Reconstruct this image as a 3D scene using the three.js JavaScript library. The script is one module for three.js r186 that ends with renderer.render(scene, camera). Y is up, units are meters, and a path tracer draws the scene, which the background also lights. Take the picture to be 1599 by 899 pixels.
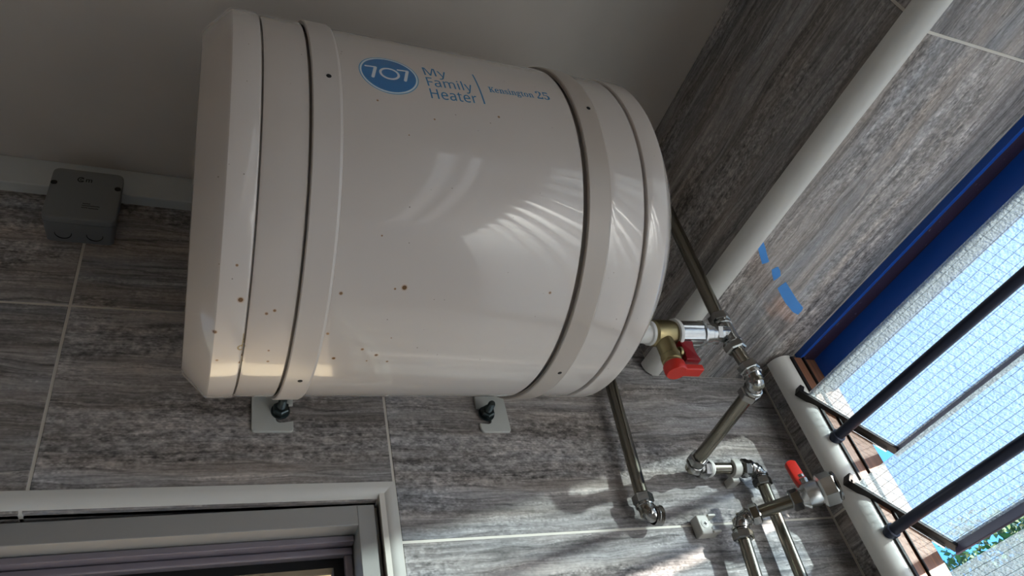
import * as THREE from 'three';
import { mergeGeometries, toCreasedNormals } from 'three/addons/utils/BufferGeometryUtils.js';
import { RoundedBoxGeometry } from 'three/addons/geometries/RoundedBoxGeometry.js';

// ---------------------------------------------------------------- camera, sky, sun, exposure
const V = (x, y, z) => new THREE.Vector3(x, y, z);
const scene = new THREE.Scene();
const camera = new THREE.PerspectiveCamera(42.5167, 1599 / 899, 0.01, 300);
camera.position.set(0, 1.65, 0.735);
camera.matrixAutoUpdate = true;
camera.quaternion.setFromRotationMatrix(new THREE.Matrix4().makeBasis(
  V(0.916497709, -0.213102348, 0.338554779), V(-0.078265777, 0.734429581, 0.674156999), V(-0.392309084, -0.644360598, 0.656424407)));

const renderer = new THREE.WebGLRenderer();
renderer.toneMapping = THREE.LinearToneMapping;
renderer.toneMappingExposure = 1.28;
renderer.shadowMap.enabled = true;

const SUN = V(8.8, 3.9, 10).normalize();
const SKY_GAIN = 2.0;
{ // clear morning sky: pale at the horizon, deep blue overhead, dull ground haze under the horizon
  const W = 128, H = 64, d = new Float32Array(W * H * 4);
  for (let j = 0; j < H; j++) for (let i = 0; i < W; i++) {
    const lat = ((j + 0.5) / H - 0.5) * Math.PI, lon = ((i + 0.5) / W - 0.5) * 2 * Math.PI, up = Math.sin(lat);
    const toSun = (Math.cos(lon) * Math.cos(lat) * SUN.x + up * SUN.y + Math.sin(lon) * Math.cos(lat) * SUN.z);
    const k = Math.pow(1 - Math.max(0, up), 8), g = Math.pow(0.5 + 0.5 * toSun, 5), o = (j * W + i) * 4;  // haze by the horizon, glow round the sun
    const c = up < 0 ? [0.30, 0.33, 0.35] : [0.01 + 0.08 * k + 1.15 * g, 0.27 + 0.10 * k + 1.02 * g, 0.82 + 0.85 * g];
    for (let q = 0; q < 3; q++) d[o + q] = c[q] * SKY_GAIN;
    d[o + 3] = 1;
  }
  const t = new THREE.DataTexture(d, W, H, THREE.RGBAFormat, THREE.FloatType);
  t.mapping = THREE.EquirectangularReflectionMapping; t.magFilter = THREE.LinearFilter; t.needsUpdate = true;
  scene.background = t;
}
const sun = new THREE.DirectionalLight(new THREE.Color(1, 0.95, 0.86), 13);
sun.shadow.radius = 2.5;
sun.position.copy(SUN).multiplyScalar(12); sun.target.position.set(0, 1.5, 0);
sun.castShadow = true; sun.shadow.mapSize.set(2048, 2048);
Object.assign(sun.shadow.camera, { left: -4, right: 4, top: 4, bottom: -4, near: 0.5, far: 40 });
scene.add(sun, sun.target);

// ---------------------------------------------------------------- helpers
// (corners are matched on a centimetre grid, so small shapes are smoothed at a thousand times their size)
const creased = (g, angle) => toCreasedNormals(g.clone().scale(1000, 1000, 1000), angle).scale(0.001, 0.001, 0.001);
let seed = 7;
const rnd = () => { seed = (seed * 1664525 + 1013904223) >>> 0; return seed / 4294967296; };
const hash = (x, y, s) => { let h = Math.imul(x | 0, 374761393) ^ Math.imul(y | 0, 668265263) ^ Math.imul(s | 0, 2147483647 ^ 0x5bd1e995); h = Math.imul(h ^ (h >>> 13), 1274126177); return ((h ^ (h >>> 16)) >>> 0) / 4294967296; };
function vnoise(x, y, s) {
  const ix = Math.floor(x), iy = Math.floor(y), fx = x - ix, fy = y - iy, u = fx * fx * (3 - 2 * fx), v = fy * fy * (3 - 2 * fy);
  const a = hash(ix, iy, s), b = hash(ix + 1, iy, s), c = hash(ix, iy + 1, s), e = hash(ix + 1, iy + 1, s);
  return a + (b - a) * u + (c - a) * v + (a - b - c + e) * u * v;
}
function fbm(x, y, s, n = 4) { let t = 0, a = 0.5, z = 0; for (let i = 0; i < n; i++) { t += a * vnoise(x, y, s + i * 17); z += a; x = x * 2.03 + 5.1; y = y * 2.03 + 1.7; a *= 0.5; } return t / z; }
const clamp = (x, a = 0, b = 1) => Math.min(b, Math.max(a, x));
const smooth = (a, b, x) => { const t = clamp((x - a) / (b - a)); return t * t * (3 - 2 * t); };
function dataTex(w, h, fn, srgb, wrap = THREE.RepeatWrapping) {
  const d = new Uint8Array(w * h * 4), c = [0, 0, 0];
  for (let j = 0; j < h; j++) for (let i = 0; i < w; i++) {
    fn(i, j, c); const o = (j * w + i) * 4;
    d[o] = clamp(c[0]) * 255; d[o + 1] = clamp(c[1]) * 255; d[o + 2] = clamp(c[2]) * 255; d[o + 3] = 255;
  }
  const t = new THREE.DataTexture(d, w, h, THREE.RGBAFormat, THREE.UnsignedByteType);
  t.magFilter = THREE.LinearFilter; t.wrapS = t.wrapT = wrap; if (srgb) t.colorSpace = THREE.SRGBColorSpace; t.needsUpdate = true;
  return t;
}
const std = (color, roughness = 0.6, metalness = 0, extra = {}) => new THREE.MeshPhysicalMaterial({ color, roughness, metalness, ...extra });
const taken = {};
function numbered(n) { if (n in taken) { taken[n]++; return n + '_' + String(taken[n]).padStart(3, '0'); } taken[n] = 0; return n; }
function shade(m) { m.castShadow = true; m.receiveShadow = true; return m; }
function mesh(name, geo, mat, parent) {
  const m = shade(new THREE.Mesh(Array.isArray(geo) ? mergeGeometries(geo.map((g) => { const q = g.index ? g.toNonIndexed() : g.clone(); for (const k of Object.keys(q.attributes)) if (!['position', 'normal', 'uv'].includes(k)) q.deleteAttribute(k); return q; })) : geo, mat));
  m.name = parent ? name : numbered(name);
  (parent ?? scene).add(m);
  return m;
}
function tag(o, label, category, group) { o.userData.label = label; if (category) o.userData.category = category; if (group) o.userData.group = group; return o; }
function thing(name, label, category, pos = [0, 0, 0], group) {
  const g = new THREE.Group(); g.name = numbered(name); g.position.set(...pos); scene.add(g);
  return tag(g, label, category, group);
}
function struct(name, label, geo, mat) {
  const o = geo ? mesh(name, geo, mat) : new THREE.Group();
  if (!geo) { o.name = numbered(name); scene.add(o); }
  o.userData.kind = 'structure'; if (label) o.userData.label = label;
  return o;
}
const box = (x0, x1, y0, y1, z0, z1) => new THREE.BoxGeometry(x1 - x0, y1 - y0, z1 - z0).translate((x0 + x1) / 2, (y0 + y1) / 2, (z0 + z1) / 2);
const rbox = (x0, x1, y0, y1, z0, z1, r = 0.002, s = 3) => new RoundedBoxGeometry(x1 - x0, y1 - y0, z1 - z0, s, r).translate((x0 + x1) / 2, (y0 + y1) / 2, (z0 + z1) / 2);
function along(geo, from, dir) { // geometry whose axis is +Y from the origin, put at FROM towards DIR
  const q = new THREE.Quaternion().setFromUnitVectors(V(0, 1, 0), dir.clone().normalize());
  return geo.applyMatrix4(new THREE.Matrix4().compose(from, q, V(1, 1, 1)));
}
function rod(a, b, r, seg = 28) { const d = b.clone().sub(a), L = d.length(); return along(new THREE.CylinderGeometry(r, r, L, seg).translate(0, L / 2, 0), a, d); }
function turned(profile, from, dir, seg = 32) { // profile [[r, h] ...] revolved about DIR
  return along(creased(new THREE.LatheGeometry(profile.map(([r, h]) => new THREE.Vector2(r, h)), seg), 0.6), from, dir);
}
function hexNut(from, dir, R, L) { // a chamfered hexagon
  const c = R * 0.12, p = [[0.0001, 0], [R * 0.86, 0], [R, c], [R, L - c], [R * 0.86, L], [0.0001, L]];
  return along(creased(new THREE.LatheGeometry(p.map(([r, h]) => new THREE.Vector2(r, h)), 6), 0.3), from, dir);
}
function elbowBody(c, d1, d2, L, r) {
  const curve = new THREE.QuadraticBezierCurve3(c.clone().addScaledVector(d1, L), c.clone(), c.clone().addScaledVector(d2, L));
  return new THREE.TubeGeometry(curve, 20, r, 24, false);
}

// ---------------------------------------------------------------- materials
// silver-grey travertine: long ragged streaks along u, crusty pale bands, brown and blue-grey drifts; 0.6 x 0.3 m to a sheet
function travertine(s) {
  const W = 1024, H = 512, hgt = new Float32Array(W * H), tint = new Float32Array(W * H);
  for (let j = 0; j < H; j++) for (let i = 0; i < W; i++) {
    const x = i / W * 6, y = j / H * 3, wob = (fbm(x * 0.3, y * 0.8, s + 3, 3) - 0.5) * 0.22 + (fbm(x * 2.5, y * 9, s + 5, 3) - 0.5) * 0.07;
    const yy = y + wob, ridge = (n) => 1 - Math.abs(2 * n - 1);
    const broad = fbm(x * 0.22, yy * 3.2, s + 11, 3), mid = fbm(x * 0.6, yy * 11, s + 23, 3), fine = fbm(x * 2.4, yy * 48, s + 31, 3), hair = fbm(x * 7, yy * 130, s + 47, 2);
    const crustMask = smooth(0.50, 0.66, fbm(x * 0.45, yy * 2.6, s + 61, 3));
    const crust = fbm(x * 16, y * 24, s + 71, 4), grit = fbm(x * 40, y * 60, s + 77, 2);
    let v = 0.32 + (broad - 0.5) * 0.40 + (mid - 0.5) * 0.36 + (fine - 0.5) * 0.36 + (hair - 0.5) * 0.20;
    v += (0.30 + crustMask) * (crust - 0.47) * 0.52 + (grit - 0.5) * (0.16 + 0.22 * crustMask);
    v -= smooth(0.90, 0.985, ridge(fbm(x * 0.5, yy * 9, s + 83, 4))) * (0.11 + 0.1 * broad);   // thin dark veins
    v += smooth(0.92, 0.99, ridge(fbm(x * 0.8, yy * 13, s + 91, 4))) * 0.13 * smooth(0.4, 0.6, grit);   // broken pale veins
    hgt[j * W + i] = v; tint[j * W + i] = fbm(x * 0.4, yy * 4, s + 101, 3);
  }
  const map = dataTex(W, H, (i, j, c) => {
    const v = clamp(0.415 + hgt[j * W + i] * 0.60, 0.24, 0.88), t = (tint[j * W + i] - 0.5) * 0.10;
    c[0] = v * (1.0 + t); c[1] = v * 0.97; c[2] = v * (0.958 - t);
  }, true, THREE.ClampToEdgeWrapping);
  const bump = dataTex(W, H, (i, j, c) => { c[0] = c[1] = c[2] = clamp(hgt[j * W + i]); }, false, THREE.ClampToEdgeWrapping);
  const rough = dataTex(256, 128, (i, j, c) => { c[0] = c[2] = 0; c[1] = 0.05 + 0.10 * fbm(i / 20, j / 8, s + 7, 3) + 0.06 * clamp(hgt[(j * 4) * W + i * 4]); }, false, THREE.ClampToEdgeWrapping);
  return new THREE.MeshPhysicalMaterial({ map, bumpMap: bump, bumpScale: 0.00014, roughnessMap: rough, roughness: 1, name: 'travertine' });
}
const M = {
  tile: [travertine(100), travertine(900), travertine(2300)],
  grout: std(0xe0dbd2, 0.9),
  ceiling: std(0xd2cac1, 0.85, 0, { map: dataTex(256, 256, (i, j, c) => { const v = 0.86 + 0.14 * fbm(i / 24, j / 24, 5, 5); c[0] = c[1] = c[2] = v; }, true) }),
  plaster: std(0xa3978a, 0.9), floor: std(0xece3d8, 0.4), outer: std(0xa89a88, 0.9),
  trim: std(0xd8d7d2, 0.2),
  enamelCap: null,
  plastic: std(0xcfd3d2, 0.38),
  boxGrey: std(0x74777a, 0.55), boxLid: std(0x7c7f80, 0.5), dark: std(0x0c0c0d, 0.6),
  chrome: std(0x9a9a98, 0.16, 1, { bumpMap: dataTex(64, 64, (i, j, c) => { c[0] = c[1] = c[2] = fbm(i / 6, j / 6, 12, 3); }), bumpScale: 0.0002 }),
  chromeBright: std(0xc6c8c8, 0.27, 1), pipe: std(0x8b877c, 0.24, 1), zinc: std(0x5f6a6c, 0.35, 1),
  brass: std(0x9c8f6a, 0.38, 1), red: std(0xc9281b, 0.35), redDark: std(0x8c0d1c, 0.35),
  clip: std(0xb9b7b1, 0.5), bracket: std(0xc9cbc6, 0.4), ptfe: std(0xd8d8d4, 0.6),
  blue: std(0x1752b2, 0.3), rustBrown: null, jamb: null, bar: std(0x20263a, 0.38, 0.3), clipDark: std(0x25211f, 0.5, 0.4),
  alu: std(0xa4a3a0, 0.45, 0.15), aluLilac: std(0x99929c, 0.3, 0.4), gasket: std(0x0a0a0c, 0.7),
  glassDoor: new THREE.MeshPhysicalMaterial({ color: 0xffffff, roughness: 0.03, transmission: 1, thickness: 0 }),
  strip: std(0x4a4458, 0.35, 0.3),
  tape: std(0x4795e2, 0.6),
  wire: std(0x5d6b76, 0.5, 0.4),
};
M.jamb = std(0xffffff, 0.42, 0.1, { map: dataTex(256, 256, (i, j, c) => { const v = fbm(i / 40, j / 60, 31, 5), w = smooth(0.55, 0.75, fbm(i / 14, j / 20, 77, 4)); c[0] = 0.42 + 0.15 * v + 0.10 * w; c[1] = 0.29 + 0.11 * v + 0.05 * w; c[2] = 0.22 + 0.09 * v; }, true) });
M.rustBrown = std(0xffffff, 0.45, 0, { map: dataTex(64, 1024, (i, j, c) => { // brown primer showing, spattered with paint
  const v = fbm(i / 12, j / 60, 41, 4), sp = vnoise(i / 2.2, j / 5, 55) > 0.93 && vnoise(i / 9, j / 40, 58) > 0.5 ? 0.5 : 0; c[0] = 0.19 + 0.08 * v + sp; c[1] = 0.15 + 0.05 * v + sp; c[2] = 0.22 + 0.06 * v + sp; }, true) });
const obscure = dataTex(512, 512, (i, j, c) => { const v = fbm(i / 5, j / 5, 201, 3); c[0] = c[1] = c[2] = v; });
M.glass = new THREE.MeshPhysicalMaterial({ color: 0xf4f8fc, roughness: 0.45, transmission: 1, thickness: 0, bumpMap: obscure, bumpScale: 0.002,
  map: dataTex(512, 512, (i, j, c) => { const v = 0.80 + 0.20 * fbm(i / 3, j / 3, 211, 3); c[0] = v * 0.97; c[1] = v; c[2] = v; }, true), name: 'obscure glass' });

// ---------------------------------------------------------------- the room's shell
const CEIL = 2.514, SOFF = 2.2145, XB = 0.628, XS = 0.833, WZ0 = 0.066, WZ1 = 1.67, SILL = 0.45, FRONT = 2.3, LEFT = -1.35;
const DX0 = -0.62, DX1 = 0.203, DTOP = 2.034;                          // the door opening in the back wall

struct('floor', 'pale beige floor of the small room', box(LEFT - 0.2, 1.1, -0.15, 0, -0.22, FRONT + 0.2), M.floor);
struct('ceiling', 'off-white plastered ceiling above the water heater', box(LEFT - 0.2, 1.25, CEIL, CEIL + 0.18, -0.22, FRONT + 0.2), M.ceiling);

const tileGeo = {};
function tileGeometry(w, h, u0, u1, v0, v1) { // a glazed slab: face, eased edge, sides; face looks along +Z, lower left corner at the origin
  const key = [w, h, u0, v0].map((x) => x.toFixed(4)).join();
  if (tileGeo[key]) return tileGeo[key];
  const e = 0.0005, t = 0.006, p = [], uv = [], idx = [];
  const ring = (i, z) => [[i, i], [w - i, i], [w - i, h - i], [i, h - i]].forEach(([x, y]) => { p.push(x, y, z); uv.push(u0 + (u1 - u0) * x / w, v0 + (v1 - v0) * y / h); });
  ring(e, 0); ring(0, -e); ring(0, -t);
  idx.push(0, 1, 2, 0, 2, 3);
  for (const [a, b] of [[0, 4], [4, 8]]) for (let k = 0; k < 4; k++) { const n = (k + 1) % 4; idx.push(a + k, b + k, b + n, a + k, b + n, a + n); }
  const g = new THREE.BufferGeometry();
  g.setAttribute('position', new THREE.Float32BufferAttribute(p, 3)); g.setAttribute('uv', new THREE.Float32BufferAttribute(uv, 2)); g.setIndex(idx);
  return (tileGeo[key] = creased(g, 0.2));
}
let tileCount = 0;
// lays tiles on a rectangle: origin, axis u (along the grain), axis v, face normal; joints given along u and v
function layTiles(parent, o, u, v, us, vs, skip, gap = 0.0032, turnGrain = 1) {
  const n = u.clone().cross(v), basis = new THREE.Matrix4().makeBasis(u, v, n);
  for (let r = 0; r < vs.length - 1; r++) for (let c = 0; c < us.length - 1; c++) {
    let [a, b, d, e] = [us[c] + gap / 2, us[c + 1] - gap / 2, vs[r] + gap / 2, vs[r + 1] - gap / 2];
    const cuts = skip ? skip(a, b, d, e) : [[a, b, d, e]];
    for (const [x0, x1, y0, y1] of cuts) {
      const w = x1 - x0, h = y1 - y0; if (w < 0.004 || h < 0.004) continue;
      const k = tileCount++, fu = Math.min(1, w / 0.6), fv = Math.min(1, h / 0.3), su = fu < 0.98 ? hash(k, 1, 3) * (1 - fu) : 0, sv = fv < 0.98 ? hash(k, 2, 3) * (1 - fv) : 0;
      const m = mesh('tile', tileGeometry(w, h, su, su + fu, sv, sv + fv), M.tile[Math.floor(hash(k, 5, 9) * 3)], parent);
      m.applyMatrix4(new THREE.Matrix4().makeTranslation(o.clone().addScaledVector(u, x0).addScaledVector(v, y0)).multiply(basis));
    }
  }
}
const X = V(1, 0, 0), Y = V(0, 1, 0), Z = V(0, 0, 1);
const courses = [0]; for (let y = 1.982 - 0.302 * 6; y < CEIL; y += 0.302) courses.push(y); courses.push(CEIL);
// back wall: masonry with the door opening, its tiles in front
const B = -0.0009;                                                       // the bed of the joints lies behind the tile faces
const back = struct('wall_back', 'grey travertine tiled back wall behind the water heater', [
  box(LEFT - 0.2, DX0, 0, CEIL, -0.2, B), box(DX1, 0.898, 0, CEIL, -0.2, B), box(DX0, DX1, DTOP + 0.006, CEIL, -0.2, B)], M.grout);
const EDGE = 0.0185;                                                     // width of the trim round the door
layTiles(back, V(0, 0, 0), X, Y, [LEFT, -0.729, -0.129, 0.221, 0.833], courses, (a, b, d, e) => {
  const L = DX0 - EDGE, R = DX1 + EDGE, T = DTOP + EDGE - 0.002, out = [];
  if (b <= L || a >= R || d >= T) return [[a, b, d, e]];
  if (a < L) out.push([a, L, d, e]);
  if (b > R) out.push([R, b, d, e]);
  if (e > T) out.push([Math.max(a, L), Math.min(b, R), Math.max(d, T), e]);
  return out;
});
layTiles(back, V(0, DTOP, 0), X, V(0, 0, 1), [DX0, -0.132, DX1], [-0.195, -0.004]);           // soffit of the door reveal
layTiles(back, V(DX1, 0, 0), V(0, 1, 0), V(0, 0, 1).negate(), [0.08, 0.68, 1.28, 1.88, DTOP], [0.004, 0.195]);
layTiles(back, V(DX0, 0, -0.2), V(0, 1, 0), V(0, 0, 1), [0.08, 0.68, 1.28, 1.88, DTOP], [0.005, 0.196]);

// bulkhead over the window: a beam that hangs from the ceiling, tiled on its face and underneath
const bulk = struct('wall_bulkhead', 'tiled bulkhead hanging from the ceiling above the louvre window', box(XB + 0.0009, 0.91, SOFF + 0.0009, CEIL, 0, FRONT), M.grout);
layTiles(bulk, V(XB, SOFF, 0), Z, Y, [0, 0.569, 1.169, 1.769, FRONT], [0.02, 0.2995]);
layTiles(bulk, V(XB, SOFF, 0), Z, V(1, 0, 0).negate(), [0, 0.566, 1.166, 1.766, FRONT], [-0.222, -0.008]);
// window wall under the bulkhead: a narrow strip by the corner, the sill wall, and the far end
const wr = struct('wall_right', 'tiled strip of wall between the back wall and the louvre window', [
  box(XS + 0.0009, 0.90, 0, SOFF + 0.002, 0, WZ0 - 0.005), box(XS + 0.002, 0.90, 0, SILL, WZ0 - 0.001, WZ1), box(XS + 0.002, 0.90, 0, SOFF + 0.002, WZ1, FRONT)], M.grout);
layTiles(wr, V(XS, 0, 0), Z, Y, [0, 0.055], courses.filter((y) => y < SOFF).concat(SOFF));
layTiles(wr, V(XS, 0, 0), Z, Y, [0.056, 0.656, 1.256], courses.filter((y) => y < SILL).concat(SILL));
layTiles(wr, V(XS, 0, 0), Z, Y, [WZ1, 1.87, FRONT], courses.filter((y) => y < SOFF).concat(SOFF));
struct('wall_left', 'plain plastered wall', box(LEFT - 0.2, LEFT, 0, CEIL, -0.2, FRONT + 0.2), M.plaster);
const FX0 = 0.60, FX1 = 0.95, FTOP = 2.15;                              // wide glazed opening behind the viewer
struct('wall_front', 'plain plastered wall behind the viewer', [box(LEFT, FX0, 0, CEIL, FRONT, FRONT + 0.2), box(FX1, 1.0, 0, CEIL, FRONT, FRONT + 0.2), box(FX0, FX1, FTOP, CEIL, FRONT, FRONT + 0.2)], M.plaster);
{
  const d = struct('door_2', 'wide glazed door behind the viewer'), z = FRONT + 0.08, m = (FX0 + FX1) / 2;
  mesh('door_frame', [box(FX0, FX1, FTOP - 0.05, FTOP, z, z + 0.06), box(FX0, FX0 + 0.05, 0, FTOP - 0.05, z, z + 0.06), box(FX1 - 0.05, FX1, 0, FTOP - 0.05, z, z + 0.06), box(m - 0.03, m + 0.03, 0, FTOP - 0.05, z, z + 0.06)], M.alu, d);
  for (const [a, b] of [[FX0 + 0.05, m - 0.03], [m + 0.03, FX1 - 0.05]]) mesh('pane', box(a, b, 0.02, FTOP - 0.05, z + 0.027, z + 0.033), M.glassDoor, d);
}

// rounded tile trims
function quarter(R, len, flat = 0) { // quarter-round bar along +Z, its rounded edge towards -x -y, corner of the wall at +x +y
  const s = new THREE.Shape(); s.moveTo(0, R + flat); s.lineTo(0, R);
  for (let k = 1; k <= 14; k++) { const a = Math.PI + k / 14 * Math.PI / 2; s.lineTo(R + R * Math.cos(a), R + R * Math.sin(a)); }
  s.lineTo(R + flat, 0); s.lineTo(R + flat, R + flat); s.closePath();
  return creased(new THREE.ExtrudeGeometry(s, { depth: len, bevelEnabled: false }), 0.5);
}
struct('trim_1', 'white rounded trim along the lower edge of the tiled bulkhead', quarter(0.019, FRONT - 0.004, 0.003).translate(0.6145, SOFF - 0.002, 0.004), M.trim);
{ // upright trim at the corner of the window opening: rounded edge towards -x +z
  const g = quarter(0.0215, SOFF - SILL - 0.006, 0.0035).rotateX(-Math.PI / 2);   // now along +Y, rounded towards -x +z
  g.translate(0.8085, SILL, 0.0715);
  struct('trim_2', 'white rounded upright trim between the corner tiles and the louvre window', g, M.trim);
}
{ // trim round the door opening, mitred at the corners
  const prof = new THREE.Shape(); const w = EDGE, d = 0.018, R = 0.0135, f = 0.0015;
  prof.moveTo(w, f); prof.lineTo(R, f); for (let k = 1; k <= 10; k++) { const a = Math.PI / 2 + k / 10 * Math.PI / 2; prof.lineTo(R + R * Math.cos(a), f - R + R * Math.sin(a)); } prof.lineTo(0, -d); prof.lineTo(w, -d); prof.closePath();
  const bar = (L, m0, m1) => { const g = new THREE.ExtrudeGeometry(prof, { depth: L, bevelEnabled: false, steps: 1 }); const p = g.attributes.position; for (let i = 0; i < p.count; i++) { const x = p.getX(i), z = p.getZ(i); p.setZ(i, z < L / 2 ? z - x * m0 : z + x * m1); } return creased(g, 0.5); };
  // bar runs along its z; x = outwards from the opening; y = towards the room
  const put = (g, o, ax, out) => g.applyMatrix4(new THREE.Matrix4().makeBasis(out, Z, ax).setPosition(o));
  const t = struct('trim_3', 'white rounded trim mitred round the aluminium door opening');
  const top = put(bar(DX1 - DX0, 1, 1), V(DX0, DTOP, 0), X, Y); mesh('trim_bar', top, M.trim, t);
  mesh('trim_bar', put(bar(DTOP, 1, 0), V(DX1, DTOP, 0), V(0, -1, 0), X), M.trim, t);
  mesh('trim_bar', put(bar(DTOP, 0, 1), V(DX0, 0, 0), Y, V(-1, 0, 0)), M.trim, t);
}

// ---------------------------------------------------------------- aluminium door under the heater
{
  const d = struct('door_1', 'glazed aluminium door with black gasket in the back wall, top of it showing at the bottom left');
  d.position.set(DX1, 0, -0.008); d.rotation.y = -0.03;
  const W = DX1 - DX0 - 0.02, H = DTOP - 0.003;                          // local: x from -W to 0, y up, z = 0 front of the frame
  const cols = [];
  const F = 0.021;
  mesh('door_frame', [rbox(-W, -0.013, H - 0.023, H, -0.07, 0, 0.0012), rbox(-0.005, -0.0, 0, H, -0.07, -0.008, 0.0012), rbox(-0.005 - F * 0.9, -0.005, 0, H - 0.0005, -0.07, 0.0006, 0.0012), rbox(-W, -W + F, 0, H - 0.0005, -0.07, 0.0006, 0.0012)], M.alu, d);
  const xr = -0.005 - F * 0.9 - 0.001, y1 = H - 0.0235;
  // sash: three stepped bars that recede into the opening
  mesh('door_stop', [rbox(-W + F, xr, y1 - 0.007, y1, -0.068, -0.022, 0.001)], M.aluLilac, d);
  mesh('door_leaf', [rbox(-W + F, xr, y1 - 0.0155, y1 - 0.0075, -0.066, -0.034, 0.002), rbox(xr - 0.009, xr, 0.02, y1 - 0.0075, -0.066, -0.038, 0.002), rbox(-W + F, -W + F + 0.05, 0.02, y1 - 0.0075, -0.066, -0.038, 0.002), rbox(-W + F, xr, 0.02, 0.14, -0.066, -0.036, 0.002)], M.aluLilac, d);
  mesh('gasket', [box(-W + F + 0.05, xr - 0.009, y1 - 0.0255, y1 - 0.0155, -0.062, -0.044), box(xr - 0.020, xr - 0.009, 0.14, y1 - 0.0255, -0.062, -0.044), box(-W + F + 0.05, -W + F + 0.057, 0.14, y1 - 0.0255, -0.062, -0.044)], M.gasket, d);
  mesh('pane', box(-W + F + 0.05, xr - 0.012, 0.13, y1 - 0.02, -0.056, -0.051), M.glassDoor, d);
  const h = mesh('handle', [rod(V(-W + 0.045, 1.0, -0.036), V(-W + 0.045, 1.0, 0.02), 0.007), rod(V(-W + 0.045, 1.0, 0.02), V(-W + 0.16, 1.0, 0.02), 0.008)], M.alu, d);
}

// ---------------------------------------------------------------- louvre window
const bladeDir = V(0.787, -0.617, 0), bladeL = 0.141, bladeUp = V(0.617, 0.787, 0);
{
  const w = struct('window_1', 'steel louvre window with tilted wired obscure glass blades');
  const y0 = SILL, y1 = SOFF;
  mesh('window_head', [rbox(0.852, 0.858, 2.204, y1 + 0.001, WZ0, WZ1, 0.001), rbox(0.884, 0.892, 2.148, 2.2055, WZ0, WZ1, 0.001)], M.blue, w);
  mesh('window_head_strip', box(0.8575, 0.885, 2.2052, 2.2125, WZ0, WZ1), M.rustBrown, w);
  // jamb beside the corner trim: two brown faces with a ridge between, and its dark edge
  const j = mesh('window_jamb', [rbox(0.858, 0.9, y0, 2.205, WZ0 - 0.004, WZ0 + 0.003, 0.001), rbox(0.838, 0.8545, y0, 2.205, WZ0 - 0.002, WZ0 + 0.0065, 0.001)], M.jamb, w);
  mesh('ridge', rbox(0.8548, 0.8578, y0, 2.205, WZ0, WZ0 + 0.0095, 0.0008), M.clipDark, j);
  mesh('edge', rbox(0.8318, 0.8376, y0, 2.205, WZ0 - 0.004, WZ0 + 0.0085, 0.001), M.clipDark, j);
  mesh('window_jamb', [rbox(0.838, 0.9, y0, 2.205, WZ1 - 0.01, WZ1 + 0.004, 0.001)], M.jamb, w);
  mesh('window_sill', [rbox(0.825, 0.92, y0 - 0.02, y0 + 0.004, WZ0, WZ1, 0.002)], M.jamb, w);
  // blades
  const zA = WZ0 + 0.011, zB = WZ1 - 0.014, gl = new THREE.BoxGeometry(bladeL, 0.0055, zB - zA).translate(bladeL / 2, 0, (zA + zB) / 2);
  { const p = gl.attributes.position, n = gl.attributes.normal, uv = gl.attributes.uv; for (let i = 0; i < p.count; i++) uv.setXY(i, p.getZ(i) * 4, p.getX(i) * 4 + p.getY(i) * 4); }
  const wires = [];
  for (let x = 0.008; x < bladeL; x += 0.0127) wires.push(new THREE.BoxGeometry(0.00035, 0.0003, zB - zA).translate(x, -0.0029, (zA + zB) / 2));
  for (let z = zA + 0.006; z < zB; z += 0.0127) wires.push(new THREE.BoxGeometry(bladeL, 0.0003, 0.00035).translate(bladeL / 2, -0.0029, z));
  const wireGeo = mergeGeometries(wires);
  const holder = mergeGeometries([rbox(-0.014, bladeL + 0.006, -0.0085, -0.003, zA - 0.009, zA + 0.003, 0.001), rbox(-0.014, bladeL + 0.006, -0.004, 0.006, zA - 0.009, zA - 0.0055, 0.001), rbox(-0.016, -0.009, -0.0085, 0.006, zA - 0.009, zA + 0.003, 0.001)].map((g) => g.toNonIndexed()));
  const far = holder.clone().translate(0, 0, zB - zA + 0.006);
  const strip = rbox(bladeL + 0.0005, bladeL + 0.0035, -0.019, 0.0035, zA - 0.002, zB, 0.0008);
  const linkage = rbox(0.035, bladeL - 0.01, -0.0135, -0.0105, zA - 0.009, zA - 0.006, 0.0006);
  for (let k = 0; k < 12; k++) {
    const y = 2.134 - k * 0.1425; if (y - 0.1 < SILL) break;
    const b = mesh('louvre_blade', gl, M.glass, w);
    b.position.set(0.822 - k * 0.0022, y, 0); b.rotation.z = Math.atan2(bladeDir.y, bladeDir.x);
    const wm = mesh('wire_mesh', wireGeo, M.wire, b); wm.userData.kind = 'stuff';
    mesh('holder', holder, M.clipDark, b); mesh('holder', far, M.clipDark, b);
    mesh('edge_strip', strip, M.strip, b);
    mesh('link_bar', linkage, M.chromeBright, b);
  }
}
// burglar bars in front of the blades
for (let k = 0; k < 3; k++) {
  const y = 2.0625 - k * 0.1385; if (y < SILL + 0.05) break;
  const t = thing('burglar_bar', ['topmost round steel bar crossing in front of the uppermost glass louvre', 'round steel bar crossing the second glass louvre from the top'][k] ?? 'third round steel bar down in front of the glass louvres', 'bar', [0.829, y, 0]);
  mesh('bar', rod(V(0, 0, WZ0), V(0, 0, WZ1), 0.0072), M.bar, t);
  mesh('collar', turned([[0.0072, 0], [0.0095, 0.001], [0.0095, 0.008], [0.0072, 0.009]], V(0, 0, WZ0 + 0.008), Z), M.bar, t);
}

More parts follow.
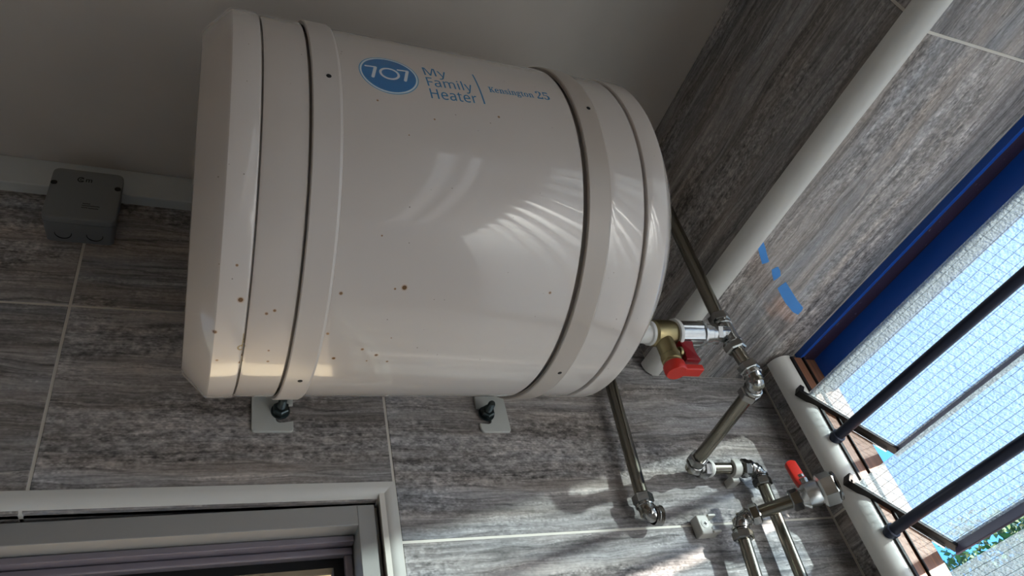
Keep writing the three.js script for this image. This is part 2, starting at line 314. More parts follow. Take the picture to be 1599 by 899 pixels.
// torn bits of blue masking tape left on the tiles under the bulkhead; outline as [x, z] in metres
for (const [label, pts] of [
  ['torn strip of blue tape under the bulkhead, next to the white rounded trim', [[.6365, .2690], [.6375, .2795], [.6480, .2700], [.6590, .2585], [.6698, .2482], [.6680, .2455], [.6624, .2425], [.6520, .2530], [.6450, .2600]]],
  ['smallest scrap of blue tape under the bulkhead, between the two longer strips', [[.6839, .2346], [.6870, .2395], [.6897, .2413], [.6980, .2350], [.7052, .2263], [.7035, .2200], [.7009, .2159], [.6900, .2270]]],
  ['longest torn strip of blue tape under the bulkhead, nearest the blue window head', [[.7172, .2027], [.7190, .2100], [.7218, .2159], [.7400, .2030], [.7650, .1850], [.7875, .1706], [.7900, .1640], [.7897, .1556], [.7769, .1599], [.7500, .1770], [.7330, .1900]]]]) {
  const cx = pts.reduce((a, p) => a + p[0], 0) / pts.length, cz = pts.reduce((a, p) => a + p[1], 0) / pts.length, s = new THREE.Shape();
  pts.forEach(([x, z], i) => s[i ? 'lineTo' : 'moveTo'](x - cx, z - cz)); s.closePath();
  const m = mesh('masking_tape', new THREE.ExtrudeGeometry(s, { depth: 0.0003, bevelEnabled: false }).rotateX(Math.PI / 2), M.tape);
  m.position.set(cx, SOFF, cz); tag(m, label, 'tape');
}

// ---------------------------------------------------------------- cable trunking and junction box
{
  const t = thing('cable_trunking', 'white plastic cable trunking along the top of the back wall', 'trunking', [0, 0, 0]);
  mesh('channel', box(LEFT, 0.6, 2.4655, CEIL - 0.001, 0, 0.0135), M.plastic, t);
  mesh('cover', rbox(LEFT, 0.6, 2.464, CEIL - 0.0005, 0.0128, 0.0165, 0.0012), M.plastic, t);
}
{
  const t = thing('junction_box', 'grey plastic electrical junction box at the top of the tiled wall', 'junction box', [-0.1335, 2.4295, 0]);
  const rr = (w, h, r) => { const s = new THREE.Shape(); s.moveTo(-w / 2 + r, -h / 2); s.lineTo(w / 2 - r, -h / 2); s.quadraticCurveTo(w / 2, -h / 2, w / 2, -h / 2 + r); s.lineTo(w / 2, h / 2 - r); s.quadraticCurveTo(w / 2, h / 2, w / 2 - r, h / 2); s.lineTo(-w / 2 + r, h / 2); s.quadraticCurveTo(-w / 2, h / 2, -w / 2, h / 2 - r); s.lineTo(-w / 2, -h / 2 + r); s.quadraticCurveTo(-w / 2, -h / 2, -w / 2 + r, -h / 2); return s; };
  const W = 0.078, H = 0.091;
  const taper = (g, d, k) => { const p = g.attributes.position; for (let i = 0; i < p.count; i++) { const f = 1 + k * clamp(p.getZ(i) / d); p.setXY(i, p.getX(i) * f, p.getY(i) * f); } return creased(g, 0.5); };
  const base = mesh('base', taper(new THREE.ExtrudeGeometry(rr(W - 0.006, H - 0.003, 0.007), { depth: 0.0325, bevelEnabled: false, curveSegments: 6 }), 0.0325, 0.06), M.boxGrey, t);
  mesh('lid', creased(new THREE.ExtrudeGeometry(rr(W - 0.006, H - 0.006, 0.006), { depth: 0.0065, bevelEnabled: true, bevelSize: 0.003, bevelThickness: 0.0025, bevelSegments: 3, curveSegments: 6 }), 0.5).translate(0, 0, 0.0315), M.boxLid, t);
  for (const [x, y] of [[-0.0345, 0.016], [0.0345, 0.016]]) mesh('screw', turned([[0.0001, 0], [0.0036, 0], [0.0036, 0.0007], [0.0001, 0.0007]], V(x, y, 0.0403), Z, 20), M.dark, t);
  for (const x of [-0.017, 0.0165]) mesh('knockout', new THREE.TorusGeometry(0.0088, 0.0007, 8, 36).rotateX(Math.PI / 2).translate(x, -H / 2 + 0.0008, 0.015), M.dark, base);
  const cv = document.createElement('canvas'); cv.width = 512; cv.height = 512; const c = cv.getContext('2d');
  c.fillStyle = '#7c7f80'; c.fillRect(0, 0, 512, 512); c.fillStyle = '#101113'; c.strokeStyle = '#101113';
  c.lineWidth = 12; c.beginPath(); c.arc(200, 82, 27, 0.5, 5.6); c.stroke(); c.lineWidth = 8; c.beginPath(); c.arc(208, 82, 14, 0.5, 5.8); c.stroke();
  c.font = 'bold 72px sans-serif'; c.fillText('m', 236, 106);
  for (const [x, y, w] of [[262, 362, 62], [258, 386, 150], [258, 410, 46], [318, 413, 78]]) for (let k = 0; k < w; k += 11) c.fillRect(x + k, y + (k % 3), 8, 11);   // three lines too small to read
  const tex = new THREE.CanvasTexture(cv); tex.colorSpace = THREE.SRGBColorSpace;
  mesh('print', new THREE.PlaneGeometry(W - 0.0145, H - 0.014).translate(0, 0, 0.04065), std(0xffffff, 0.5, 0, { map: tex }), t);
}

// ---------------------------------------------------------------- the water heater
const HR = 0.1882, HX0 = -0.0100, HX1 = 0.4400;
const TH0 = -2.0, TH1 = 0.6;
function revolveX(prof, seg = 160) { // profile [[x, r] ...] about the x axis; v runs with the angle so that print stays in place
  const p = [], uv = [], idx = [];
  for (let s = 0; s <= seg; s++) {
    const a = -Math.PI + s / seg * 2 * Math.PI;
    prof.forEach(([x, r]) => { p.push(x, r * Math.sin(a), r * Math.cos(a)); uv.push((x - HX0) / (HX1 - HX0), (a - TH0) / (TH1 - TH0)); });
  }
  const n = prof.length;
  for (let s = 0; s < seg; s++) for (let k = 0; k < n - 1; k++) { const a = s * n + k, b = a + 1, c = a + n, d = c + 1; idx.push(a, c, b, b, c, d); }
  const g = new THREE.BufferGeometry();
  g.setAttribute('position', new THREE.Float32BufferAttribute(p, 3)); g.setAttribute('uv', new THREE.Float32BufferAttribute(uv, 2)); g.setIndex(idx);
  return creased(g, 0.45);
}
const enamel = (() => {
  const cv = document.createElement('canvas'); cv.width = 2048; cv.height = 2048; const c = cv.getContext('2d');
  c.fillStyle = '#ccc4bd'; c.fillRect(0, 0, 2048, 2048);
  const sx = 2048 / ((HX1 - HX0) * 1000), sy = 2048 / ((TH1 - TH0) * HR * 1000);
  const at = (x, arc) => [(x - HX0) * 1000, (TH1 * HR - arc) * 1000];   // metres on the drum to millimetres on the sheet
  c.setTransform(sx, 0, 0, sy, 0, 0);
  // rust spots and marks
  const spot = (x, th, r, col) => { const [a, b] = at(x, th * HR); c.fillStyle = col; c.beginPath(); c.arc(a, b, r, 0, 7); c.fill(); };
  for (const [x, th, r] of [[.030, -1.237, 1.9], [.025, -1.081, .9], [.013, -1.409, 1.5], [.017, -1.590, 1], [.051, -1.305, 1.1], [.057, -1.287, 1.1], [.161, -1.138, 2], [.153, -1.147, .8], [.136, -1.499, 1.2], [.150, -1.538, 1.4], [.113, -1.569, 1.4], [.162, -1.586, 1], [.108, -1.184, 1.3], [.094, -1.185, 1], [.095, -1.303, 1], [.103, -1.406, 1.1], [.057, -1.523, .8], [.058, -1.603, 1], [.036, -1.606, 1.6], [.300, -1.119, 1.1], [.18, -.321, .7], [.243, -.243, 1], [.13, -.263, .8], [.136, -.905, .6], [.156, -.428, .5], [.143, -1.584, .7], [.159, -1.418, .5]]) {
    spot(x, th, r * 1.5, 'rgba(160,120,80,0.28)'); spot(x, th, r, r > 1.35 ? '#6d4a26' : '#8a6a4a');
  }
  for (let k = 0; k < 70; k++) spot(rnd() * 0.43, -1.7 + rnd() * 1.9, 0.25 + rnd() * 0.35, 'rgba(90,75,60,0.55)');
  // yellowed varnish run where the left cap meets the drum
  c.strokeStyle = 'rgba(150,120,60,0.6)'; c.lineWidth = 1.4; { const [a, b] = at(0.0352, -1.50 * HR); c.beginPath(); c.arc(a - 0.5, b, 2.6, 0, 7); c.stroke(); c.fillStyle = 'rgba(160,130,70,0.5)'; c.fillRect(a - 0.5, b - 16, 1.6, 16); }
  // the print
  const [ex, ey] = at(0.1433, -0.0135); c.translate(ex, ey); c.rotate(-0.075);
  const blue = '#1477ae';
  c.fillStyle = '#3c86b4'; c.beginPath(); c.ellipse(0, 0, 27, 25.8, 0, 0, 7); c.fill();
  c.fillStyle = '#cfe0e8'; c.beginPath(); c.ellipse(0, 0, 26.2, 25, 0, 0, 7); c.fill();
  c.fillStyle = '#0a6fb0'; c.beginPath(); c.ellipse(0, 0, 24.6, 23.2, 0, 0, 7); c.fill();
  c.strokeStyle = '#d5e2ea'; c.lineWidth = 2.3; c.lineCap = 'round'; c.lineJoin = 'round';
  for (const x of [-15.3, 14.2]) { c.lineWidth = 2.1; c.beginPath(); c.moveTo(x - 4.6, -8.4); c.lineTo(x + 4.4, -8.4); c.stroke(); c.lineWidth = 2.9; c.beginPath(); c.moveTo(x + 4.2, -8.0); c.lineTo(x - 0.4, 6.2); c.stroke(); }
  c.lineWidth = 2.3; c.beginPath(); c.ellipse(0.6, -1.0, 8.3, 7.4, 0, 0, 7); c.stroke();
  c.fillStyle = '#2a6f9c'; c.textBaseline = 'alphabetic';
  const words = (t, x, y, size, width, font) => { c.font = font.includes('serif') && font.startsWith('bold') ? 'bold ' + size + 'px serif' : size + 'px ' + font; const w = c.measureText(t).width || width; c.save(); c.translate(x, y); c.scale(width / w, 1); c.fillText(t, 0, 0); c.restore(); };
  words('My', 33, -6.5, 17.5, 24, 'sans-serif'); words('Family', 33, 9.5, 17.5, 46, 'sans-serif'); words('Heater', 33, 25.5, 17.5, 47, 'sans-serif');
  c.fillRect(85.5, -20, 1.5, 45);
  words('Kensington', 96, 6.5, 11.5, 48, 'bold serif'); words('25', 147, 7.0, 17, 15.5, 'bold serif');
  const tex = new THREE.CanvasTexture(cv); tex.colorSpace = THREE.SRGBColorSpace; tex.wrapS = tex.wrapT = THREE.ClampToEdgeWrapping;
  return new THREE.MeshPhysicalMaterial({ map: tex, roughness: 0.22, side: THREE.DoubleSide, clearcoat: 0.8, clearcoatRoughness: 0.04 });
})();
M.strapPale = std(0xc8c0b9, 0.28, 0, { side: THREE.DoubleSide });
M.strap = std(0xb3a99f, 0.28, 0, { side: THREE.DoubleSide });
{
  const t = thing('water_heater', 'large white enamelled cylindrical water heater mounted horizontally on the tiled wall', 'water heater', [0, 2.2448, 0.2082]);
  t.rotation.set(0, -0.0051, 0.0227);
  const r = HR, b = r - 0.0012, deep = r - 0.008;
  const b1l = 0.0748, b1r = 0.1005, b2l = 0.3279, b2r = 0.3539, s1 = 0.0361, s2 = 0.3938, e0 = 0.0125, e1 = 0.4192;
  // drum between the caps, pressed in under each strap
  mesh('body', revolveX([[s1 - 0.002, deep], [s1 + 0.0007, deep], [s1 + 0.0014, b - 0.001], [s1 + 0.004, b], [b1l - 0.0022, b], [b1l - 0.0014, b - 0.0010], [b1l - 0.0012, deep], [b1r - 0.003, deep], [b1r - 0.001, b - 0.0008], [b1r + 0.006, b], [b2l - 0.0042, b], [b2l - 0.0034, b - 0.0010], [b2l - 0.0032, deep], [b2r - 0.003, deep], [b2r - 0.001, b - 0.0008], [b2r + 0.005, b], [s2 - 0.004, b], [s2 - 0.002, b - 0.001], [s2 - 0.0012, deep], [s2 + 0.002, deep]]), enamel, t);
  const cap = (m) => revolveX([[m(-0.0100), 0.0001], [m(-0.0100), 0.160], [m(-0.0094), 0.1645], [m(-0.0080), 0.1665], [m(e0 - 0.0012), r - 0.0008], [m(e0 + 0.0006), r + 0.0002], [m(e0 + 0.003), r + 0.0003], [m(s1 - 0.0025), r + 0.0003], [m(s1 - 0.001), r - 0.0002], [m(s1 - 0.0004), r - 0.0014], [m(s1 - 0.0004), deep]]);
  tag(mesh('end_cap', cap((x) => x), enamel, t), 'chamfered white left end cap');
  tag(mesh('end_cap', cap((x) => e1 + e0 - x - (e1 + e0 - s1 - s2)).clone(), enamel, t), 'chamfered white right end cap');
  for (const [l, q, w] of [[b1l, b1r, 0.0012], [b2l, b2r, 0.0022]]) {
    const s = mesh('strap', revolveX([[l + 0.0006, r - 0.0026], [l + 0.0002, r + 0.0008], [l + 0.0012, r + 0.0018], [q - 0.003, r + 0.0016], [q - 0.001, r + 0.0006], [q - 0.0002, r - 0.0016]]), l < 0.2 ? M.strapPale : M.strap, t);
    for (const th of l < 0.2 ? [-0.178, -1.752] : [-0.08, -1.642]) {
      const n = V(0, Math.sin(th), Math.cos(th));
      mesh('rivet', turned([[0.0001, 0.0008], [0.0014, 0.0008], [0.0022, 0.0003], [0.0023, -0.001]], n.clone().multiplyScalar(r + 0.0016).add(V(l < 0.2 ? 0.0890 : 0.3440, 0, 0)), n, 18), M.dark, s);
    }
  }
}
// the two brackets that carry it: plates on the wall with an open slot, stud and nut
for (const [x0, x1, yb, bx, label] of [[0.0685, 0.1125, 2.1165, 0.0990, 'white steel wall plate with a slotted bolt under the left of the water heater'], [0.3385, 0.3775, 2.1165, 0.3490, 'white steel wall plate with a slotted bolt under the right of the water heater']]) {
  const t = thing('wall_bracket', label, 'bracket', [0, 0, 0]);
  const s = new THREE.Shape(), r = 0.004, yt = 2.30, sy = yb + 0.016, R = 0.0055; // outline with a hook slot that opens on one side
  if (x0 < 0.2) { // slot opens to the right
    s.moveTo(x0 + r, yb); s.lineTo(x1 - r, yb); s.quadraticCurveTo(x1, yb, x1, yb + r); s.lineTo(x1, sy - R + 0.002); s.lineTo(bx, sy - R); s.absarc(bx, sy, R, -Math.PI / 2, Math.PI, true); s.lineTo(bx - R, sy + 0.019); s.lineTo(x1, sy + 0.019); s.lineTo(x1, yt); s.lineTo(x0, yt); s.lineTo(x0, yb + r); s.quadraticCurveTo(x0, yb, x0 + r, yb);
  } else { // slot opens to the left
    s.moveTo(x0 + r * 1.5, yb); s.lineTo(x1 - r, yb); s.quadraticCurveTo(x1, yb, x1, yb + r); s.lineTo(x1, yt); s.lineTo(x0, yt); s.lineTo(x0, sy + 0.019); s.lineTo(bx + R, sy + 0.019); s.lineTo(bx + R, sy); s.absarc(bx, sy, R, 0, -Math.PI / 2, true); s.lineTo(x0, sy - R + 0.001); s.lineTo(x0, yb + r * 2); s.quadraticCurveTo(x0, yb, x0 + r * 1.5, yb);
  }
  mesh('plate', creased(new THREE.ExtrudeGeometry(s, { depth: 0.0026, bevelEnabled: true, bevelSize: 0.0005, bevelThickness: 0.0005, bevelSegments: 1 }), 0.4).translate(0, 0, 0.0006), M.bracket, t);
  mesh('saddle', rbox(x0 + 0.004, x1 - 0.004, 2.19, 2.30, 0.003, 0.0235, 0.001), M.bracket, t);
  const by = sy + 0.0095;
  const nut = mesh('nut', hexNut(V(bx, by, 0.0052), Z, 0.0092, 0.0075), M.zinc, t);
  mesh('washer', turned([[0.0045, 0], [0.0105, 0], [0.0105, 0.0016], [0.0045, 0.0016]], V(bx, by, 0.0036), Z), M.zinc, nut);
  const th = []; for (let k = 0; k < 11; k++) th.push([0.0046, k * 0.0024], [0.0039, k * 0.0024 + 0.0012]);
  mesh('stud', turned([[0.0001, 0], ...th, [0.0035, 0.0264], [0.0001, 0.0268]], V(bx, by, 0.002), Z, 20), M.zinc, t);
}

// ---------------------------------------------------------------- pipework
const PR = 0.0078;
function nutOn(parent, at, dir, mat = M.chrome, R = 0.0128, L = 0.0115) { // compression nut with its collar
  const n = mesh('nut', hexNut(at, dir, R, L), mat, parent);
  mesh('collar', turned([[PR, 0], [R * 0.84, 0], [R * 0.72, 0.0035], [PR, 0.0045]], at.clone().addScaledVector(dir, L), dir), mat, n);
  return n;
}
function compressionElbow(parent, c, d1, d2, L = 0.021) {
  const e = mesh('elbow', [elbowBody(c, d1, d2, L * 0.75, 0.0098), turned([[0.0098, 0], [0.0115, 0.0008], [0.0115, 0.0032], [0.0098, 0.004]], c.clone().addScaledVector(d1, L * 0.48), d1), turned([[0.0098, 0], [0.0115, 0.0008], [0.0115, 0.0032], [0.0098, 0.004]], c.clone().addScaledVector(d2, L * 0.48), d2),
    new THREE.SphereGeometry(0.0103, 20, 14).translate(c.x, c.y, c.z).translate((d1.x + d2.x) * 0.004, (d1.y + d2.y) * 0.004, (d1.z + d2.z) * 0.004)], M.chrome, parent);
  return e;
}
const unit = (a, b) => b.clone().sub(a).normalize();
// feed: from the heater's valve to the tee, down to the wall and along it
{
  const t = thing('feed_pipe', 'chrome pipe run with tee and elbows, from the safety valve to the wall and down', 'pipe', [0, 0, 0]);
  const T = V(0.5905, 2.1285, 0.2), top = V(0.606, CEIL, 0.2), E = V(0.6005, 2.0575, 0.2), K = V(0.6105, 2.049, 0.022), S = V(0.7185, 2.0475, 0.022), D = V(0.7005, 1.80, 0.022);
  const up = unit(T, top), down = unit(T, E), back1 = unit(E, K), side = unit(K, S), low = unit(S, D);
  mesh('pipe', rod(T, top, PR + 0.0006), M.pipe, t); mesh('pipe', rod(T, E, PR + 0.0003), M.pipe, t); mesh('pipe', rod(E, K, PR + 0.0006), M.pipe, t); mesh('pipe', rod(K, S, PR), M.pipe, t); mesh('pipe', rod(S, D, PR), M.pipe, t);
  const left = V(-1, -0.01, 0).normalize();
  const tee = mesh('tee', [rod(T.clone().addScaledVector(up, 0.022), T.clone().addScaledVector(down, 0.022), 0.0103), rod(T, T.clone().addScaledVector(left, 0.02), 0.0103), turned([[0.0103, 0], [0.012, 0.001], [0.012, 0.004], [0.0103, 0.005]], T.clone().addScaledVector(down, 0.012), down), turned([[0.0103, 0], [0.012, 0.001], [0.012, 0.004], [0.0103, 0.005]], T.clone().addScaledVector(up, 0.011), up)], M.chrome, t);
  mesh('nut', hexNut(T.clone().addScaledVector(up, 0.017), up, 0.0132, 0.0125), M.chrome, tee);
  mesh('nut', hexNut(T.clone().addScaledVector(down, 0.014), down, 0.0132, 0.0115), M.chrome, tee);
  mesh('nut', hexNut(T.clone().addScaledVector(left, 0.0125), left, 0.0134, 0.0095), M.chrome, tee);
  for (const [c, a, b] of [[E, down.clone().negate(), back1], [K, back1.clone().negate(), side], [S, side.clone().negate(), low]]) {
    const e = compressionElbow(t, c, a, b);
    mesh('nut', hexNut(c.clone().addScaledVector(a, 0.0155), a, 0.0128, 0.0115), M.chrome, e);
    mesh('nut', hexNut(c.clone().addScaledVector(b, 0.0155), b, 0.0128, 0.0115), M.chrome, e);
  }
  // white jointing compound squeezed out at the wall elbow
  mesh('jointing_paste', turned([[PR, 0], [0.0112, 0.001], [0.0118, 0.004], [0.0095, 0.0075], [PR, 0.009]], K.clone().addScaledVector(side, 0.0255), side), M.ptfe, t);
}
// straight union between the tee and the safety valve
{
  const t = thing('pipe_union', 'bright chrome union with flats, between the brass safety valve and the tee', 'union', [0, 0, 0]);
  const A = V(0.5135, 2.1232, 0.2), d = V(1, 0.06, 0).normalize(), P = (s) => A.clone().addScaledVector(d, s);
  mesh('sleeve', [hexNut(P(0.001), d, 0.0158, 0.034), turned([[0.006, 0], [0.0150, 0], [0.0150, 0.003], [0.0145, 0.036], [0.006, 0.036]], P(0.001), d)], M.chromeBright, t);
  mesh('ring', turned([[0.010, 0], [0.0163, 0.0006], [0.0163, 0.0034], [0.010, 0.004]], P(0.034), d), M.chromeBright, t);
  mesh('neck', turned([[0.006, 0], [0.0122, 0], [0.0122, 0.012], [0.0105, 0.014], [0.0105, 0.03], [0.006, 0.03]], P(0.037), d), M.chromeBright, t);
  mesh('sealing_tape', turned([[0.006, 0], [0.0178, 0.0004], [0.0182, 0.003], [0.0172, 0.0055], [0.006, 0.006]], P(-0.004), d), M.ptfe, t);
}
// brass safety valve with its two red levers
{
  const t = thing('safety_valve', 'brass safety valve with red test levers at the right end of the heater', 'valve', [0, 0, 0]);
  const A = V(0.4290, 2.1195, 0.2), d = V(1, 0.05, 0).normalize(), P = (s) => A.clone().addScaledVector(d, s), O = V(0.4955, 2.1225, 0.2);
  mesh('nipple', turned([[0.0001, 0], [0.0118, 0], [0.0118, 0.046], [0.0142, 0.047], [0.0142, 0.0505], [0.012, 0.052], [0.0001, 0.052]], P(0), d), M.ptfe, t);
  mesh('valve_body', [turned([[0.0001, 0], [0.0125, 0], [0.0152, 0.003], [0.0158, 0.010], [0.0158, 0.024], [0.0145, 0.030], [0.0001, 0.030]], P(0.051), d)], M.brass, t);
  const dn = V(-0.04, -1, -0.0).normalize(), o = O.clone().add(V(-0.0015, -0.006, 0));
  mesh('drain_spout', turned([[0.0001, 0], [0.0105, 0], [0.0105, 0.026], [0.0112, 0.027], [0.0112, 0.034], [0.0098, 0.035], [0.0098, 0.040], [0.0001, 0.040]], o, dn), M.brass, t);
  const tip = o.clone().addScaledVector(dn, 0.038);
  const cap = mesh('lever', [turned([[0.0001, 0], [0.0115, 0], [0.0125, 0.002], [0.0125, 0.010], [0.0112, 0.0125], [0.0001, 0.0125]], tip, dn, 24), rbox(tip.x + 0.004, tip.x + 0.034, tip.y - 0.0115, tip.y - 0.0035, tip.z - 0.007, tip.z + 0.007, 0.002)], M.red, t);
  const stemA = o.clone().addScaledVector(dn, 0.021);
  mesh('stem', [rod(stemA, stemA.clone().add(V(0.022, 0, 0.001)), 0.0042), turned([[0.004, 0], [0.0062, 0], [0.0062, 0.003], [0.004, 0.003]], stemA.clone().add(V(0.013, 0, 0.001)), X)], M.brass, t);
  const s = new THREE.Shape(); s.moveTo(0, -0.013); s.lineTo(0.018, -0.0125); s.quadraticCurveTo(0.013, 0, 0.018, 0.013); s.lineTo(0.001, 0.012); s.quadraticCurveTo(0.004, 0, 0, -0.013);
  mesh('lever', creased(new THREE.ExtrudeGeometry(s, { depth: 0.008, bevelEnabled: true, bevelSize: 0.001, bevelThickness: 0.001, bevelSegments: 2 }), 0.5).translate(stemA.x + 0.0165, stemA.y, stemA.z - 0.003), M.redDark, t);
}
// dead leg at the left: pipe and an elbow left open
{
  const t = thing('outlet_pipe', 'chrome pipe dropping from the heater to an elbow left open', 'pipe', [0, 0, 0]);
  const A = V(0.5425, 2.262, 0.022), Bq = V(0.5195, 1.988, 0.022), dn = unit(A, Bq), q = V(1, -0.07, 0).normalize();
  mesh('pipe', rod(A, Bq, PR + 0.0006), M.pipe, t);
  const H0 = V(0.4445, 2.262, 0.05), d0 = unit(A, H0);
  mesh('pipe', rod(A, H0, PR + 0.0006), M.pipe, t);
  const e2 = compressionElbow(t, A, dn, d0); mesh('nut', hexNut(A.clone().addScaledVector(dn, 0.0155), dn, 0.0128, 0.0115), M.chrome, e2);
  const e = compressionElbow(t, Bq, dn.clone().negate(), q);
  mesh('nut', hexNut(Bq.clone().addScaledVector(dn, -0.027), dn, 0.0132, 0.0125), M.chrome, e);
  const o = Bq.clone().addScaledVector(q, 0.008), th = []; for (let k = 0; k < 5; k++) th.push([0.0112, k * 0.0022], [0.0124, k * 0.0022 + 0.0011]);
  mesh('socket', turned([...th, [0.0112, 0.0112], [0.0072, 0.0112], [0.0072, 0.004], [0.0001, 0.004]], o, q, 32), M.chrome, e);
}
// short branch with the ball valve
const V0 = V(0.6430, 1.9725, 0.030), VD = V(0.777, 0, 0.630).normalize();
{
  const t = thing('branch_pipe', 'chrome pipe with an elbow, rising up the wall and turning out to the stop valve', 'pipe', [0, 0, 0]);
  const D = V(0.6180, 1.80, 0.030), dn = unit(V0, D);
  mesh('pipe', rod(V0, D, PR), M.pipe, t); mesh('pipe', rod(V0, V0.clone().addScaledVector(VD, 0.078), PR + 0.0003), M.pipe, t);
  const e = compressionElbow(t, V0, dn, VD);
  mesh('nut', hexNut(V0.clone().addScaledVector(dn, 0.0155), dn, 0.0132, 0.0120), M.chrome, e);
  mesh('nut', hexNut(V0.clone().addScaledVector(VD, 0.0155), VD, 0.0132, 0.0120), M.chrome, e);
}
{
  const t = thing('stop_valve', 'chrome stop valve with a small red handle beside the window trim', 'valve', [0, 0, 0]);
  const P = (s) => V0.clone().addScaledVector(VD, s);
  mesh('nut', hexNut(P(0.068), VD, 0.0135, 0.0130), M.chrome, t);
  mesh('valve_body', [turned([[0.0001, 0], [0.0105, 0], [0.0115, 0.003], [0.0158, 0.008], [0.0158, 0.020], [0.0135, 0.026], [0.0135, 0.034], [0.0001, 0.034]], P(0.080), VD), hexNut(P(0.105), VD, 0.0205, 0.020)], M.chromeBright, t);
  mesh('mouth', turned([[0.0165, 0], [0.0182, 0.0005], [0.0182, 0.003], [0.0140, 0.0035], [0.0095, -0.004], [0.0001, -0.004]], P(0.1245), VD), M.chrome, t);
  const s0 = P(0.0925), st = Y.clone();
  mesh('stem', [rod(s0, s0.clone().add(V(0, 0.021, 0)), 0.0062), turned([[0.0001, 0], [0.0045, 0], [0.0045, 0.004], [0.0001, 0.005]], s0.clone().add(V(0, 0.023, 0)), st)], M.chrome, t);
  const h = new THREE.Shape(); h.moveTo(-0.005, -0.006); h.lineTo(0.006, -0.0065); h.lineTo(0.0062, 0.003); h.lineTo(0.0055, 0.026); h.quadraticCurveTo(0, 0.03, -0.0055, 0.026); h.lineTo(-0.0062, 0.003); h.closePath();
  const g = creased(new THREE.ExtrudeGeometry(h, { depth: 0.006, bevelEnabled: true, bevelSize: 0.0012, bevelThickness: 0.0012, bevelSegments: 2 }), 0.5);
  g.translate(0, -0.002, -0.003).rotateX(-0.12).rotateY(-0.35).translate(s0.x - 0.002, s0.y + 0.022, s0.z - 0.002);
  mesh('handle', g, M.red, t);
}
// saddle clips
function pipeClip(label, c, dir, group) {
  const t = thing('pipe_clip', label, 'pipe clip', [c.x, c.y, c.z]);
  t.quaternion.setFromUnitVectors(X, dir);
  const s = new THREE.Shape(), R = 0.0118, r = PR + 0.0002; // open C seen along the pipe: local x = along the pipe
  s.absarc(0, 0, R, -0.75 * Math.PI, 0.42 * Math.PI, false); s.absarc(0, 0, r, 0.42 * Math.PI, -0.75 * Math.PI, true); s.closePath();
  mesh('jaw', creased(new THREE.ExtrudeGeometry(s, { depth: 0.0105, bevelEnabled: true, bevelSize: 0.0006, bevelThickness: 0.0006, bevelSegments: 1, curveSegments: 20 }), 0.5).rotateY(Math.PI / 2).rotateX(-Math.PI / 2).translate(-0.005, 0, 0), M.clip, t);
  return t;
}
{
  const t = pipeClip('pale plastic clip holding the short level pipe to the wall', V(0.6795, 2.0482, 0.022), X);
  mesh('foot', rbox(-0.0065, 0.0055, -0.0185, -0.008, -0.0218, -0.003, 0.0015), M.clip, t);
  const e = thing('pipe_clip', 'empty grey plastic clip screwed to the wall beside the open elbow', 'pipe clip', [0.606, 1.9755, 0]);
  mesh('block', rbox(-0.0125, 0.0045, -0.0125, 0.0125, 0.0004, 0.0165, 0.002), M.clip, e);
  mesh('jaw', [rbox(0.004, 0.0155, -0.012, -0.009, 0.0004, 0.019, 0.001), rbox(0.004, 0.0155, 0.009, 0.012, 0.0004, 0.019, 0.001), rbox(0.004, 0.0155, -0.011, 0.011, 0.0004, 0.005, 0.001)], M.clip, e);
  const sc = mesh('screw', turned([[0.0001, 0.0012], [0.003, 0.0011], [0.0052, 0.0002], [0.0052, -0.001]], V(-0.004, 0, 0.0168), Z, 24), M.ptfe, e);
  mesh('slot', [box(-0.0062, -0.0018, -0.0006, 0.0006, 0.0176, 0.0183), box(-0.0046, -0.0034, -0.0022, 0.0022, 0.0176, 0.0183)], M.dark, sc);
}

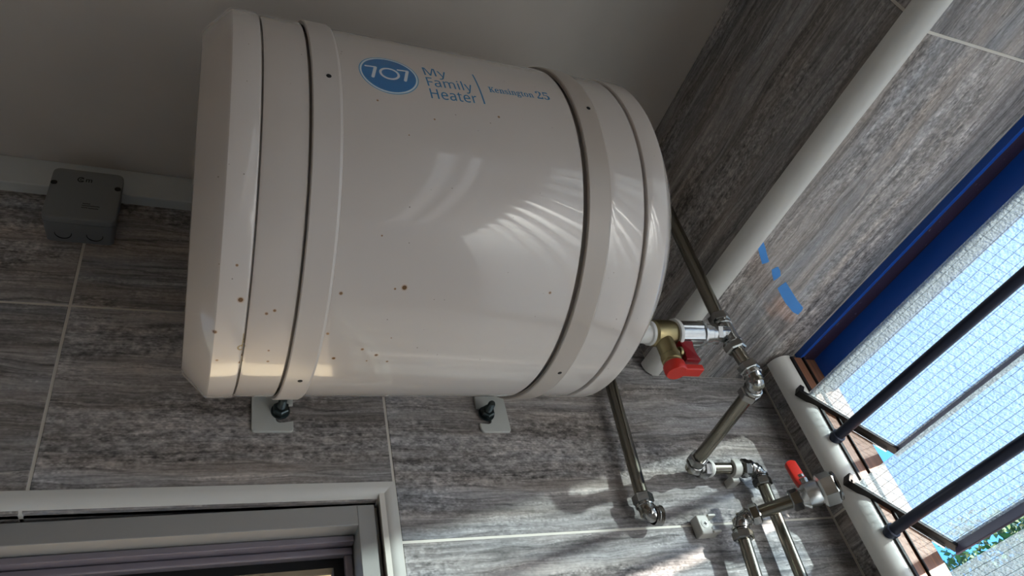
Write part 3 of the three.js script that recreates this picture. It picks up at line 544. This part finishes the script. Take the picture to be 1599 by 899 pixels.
// ---------------------------------------------------------------- outside
struct('ground', 'dry ground outside the window', box(-60, 60, -0.4, -0.16, -60, 60), std(0xc4b296, 0.95));
struct('porch_ceiling', 'cream porch ceiling outside the glazed door', box(-2.2, 1.4, 2.50, 2.60, -3.0, -0.23), std(0xd8c8a8, 0.8));
struct('wall_porch', 'cream garden wall beyond the porch', box(-4, 3, -0.16, 2.1, -3.6, -3.4), std(0xd8c8a8, 0.8));
function tree(x, z, h, w, label) {
  const t = thing('garden_tree', label, 'tree', [x, -0.16, z]);
  const tr = []; const top = h * 0.8;
  tr.push(along(new THREE.CylinderGeometry(0.08, 0.24, top, 10).translate(0, top / 2, 0), V(0, 0, 0), V(0.03, 1, 0.02)));
  for (let k = 0; k < 9; k++) { const a = k * 2.4, y = h * (0.3 + 0.05 * k), L = w * (0.55 + 0.3 * rnd()); tr.push(along(new THREE.CylinderGeometry(0.02, 0.07, L, 6).translate(0, L / 2, 0), V(0.03 * y, y, 0.02 * y), V(Math.cos(a), 0.7, Math.sin(a)))); }
  mesh('trunk', tr, std(0x4a3b2c, 0.9), t);
  const N = 15600, leaf = new THREE.BufferGeometry(); // a folded pointed leaf
  leaf.userData = {}; leaf.setAttribute('position', new THREE.Float32BufferAttribute([0, 0, 0, 0.05, 0.012, 0.07, 0, 0, 0.17, -0.05, 0.012, 0.07], 3)); leaf.setIndex([0, 1, 2, 0, 2, 3]); leaf.computeVertexNormals();
  const m = new THREE.InstancedMesh(leaf, new THREE.MeshPhysicalMaterial({ color: 0xffffff, roughness: 0.7, side: THREE.DoubleSide, transmission: 0.3, thickness: 0 }), N);
  const q = new THREE.Quaternion(), mm = new THREE.Matrix4(), col = new THREE.Color();
  const blobs = Array.from({ length: 26 }, () => { const a = rnd() * 7, rr = Math.sqrt(rnd()) * w * 0.75, y = h * (0.42 + 0.5 * rnd()); return [Math.cos(a) * rr * (1.25 - y / h * 0.7), y, Math.sin(a) * rr * (1.25 - y / h * 0.7), w * (0.26 + 0.2 * rnd())]; });
  for (let i = 0; i < N; i++) {
    const b = blobs[i % 26], u = rnd() * 2 - 1, a = rnd() * 6.283, rr = b[3] * (0.65 + 0.4 * rnd()), s = Math.sqrt(1 - u * u);
    q.setFromEuler(new THREE.Euler(rnd() * 6.3, rnd() * 6.3, rnd() * 6.3)); const sc = 0.7 + rnd() * 0.7;
    mm.compose(V(b[0] + rr * s * Math.cos(a), b[1] + rr * u, b[2] + rr * s * Math.sin(a)), q, V(sc, sc, sc)); m.setMatrixAt(i, mm);
    m.setColorAt(i, col.setRGB(0.06 + 0.05 * rnd(), 0.13 + 0.09 * rnd(), 0.035 + 0.03 * rnd()));
  }
  m.name = 'foliage'; m.userData.kind = 'stuff'; t.add(shade(m));
}
tree(17.0, -10.2, 6.2, 2.6, 'dark green leafy tree outside, seen through the gap under the second louvre');
tree(20.5, -10.0, 7.2, 3.0, 'taller green tree standing behind the nearer garden tree outside the window');
tree(16.2, -13.6, 5.2, 2.2, 'shorter green tree left of the others beyond the louvre window');

renderer.render(scene, camera);
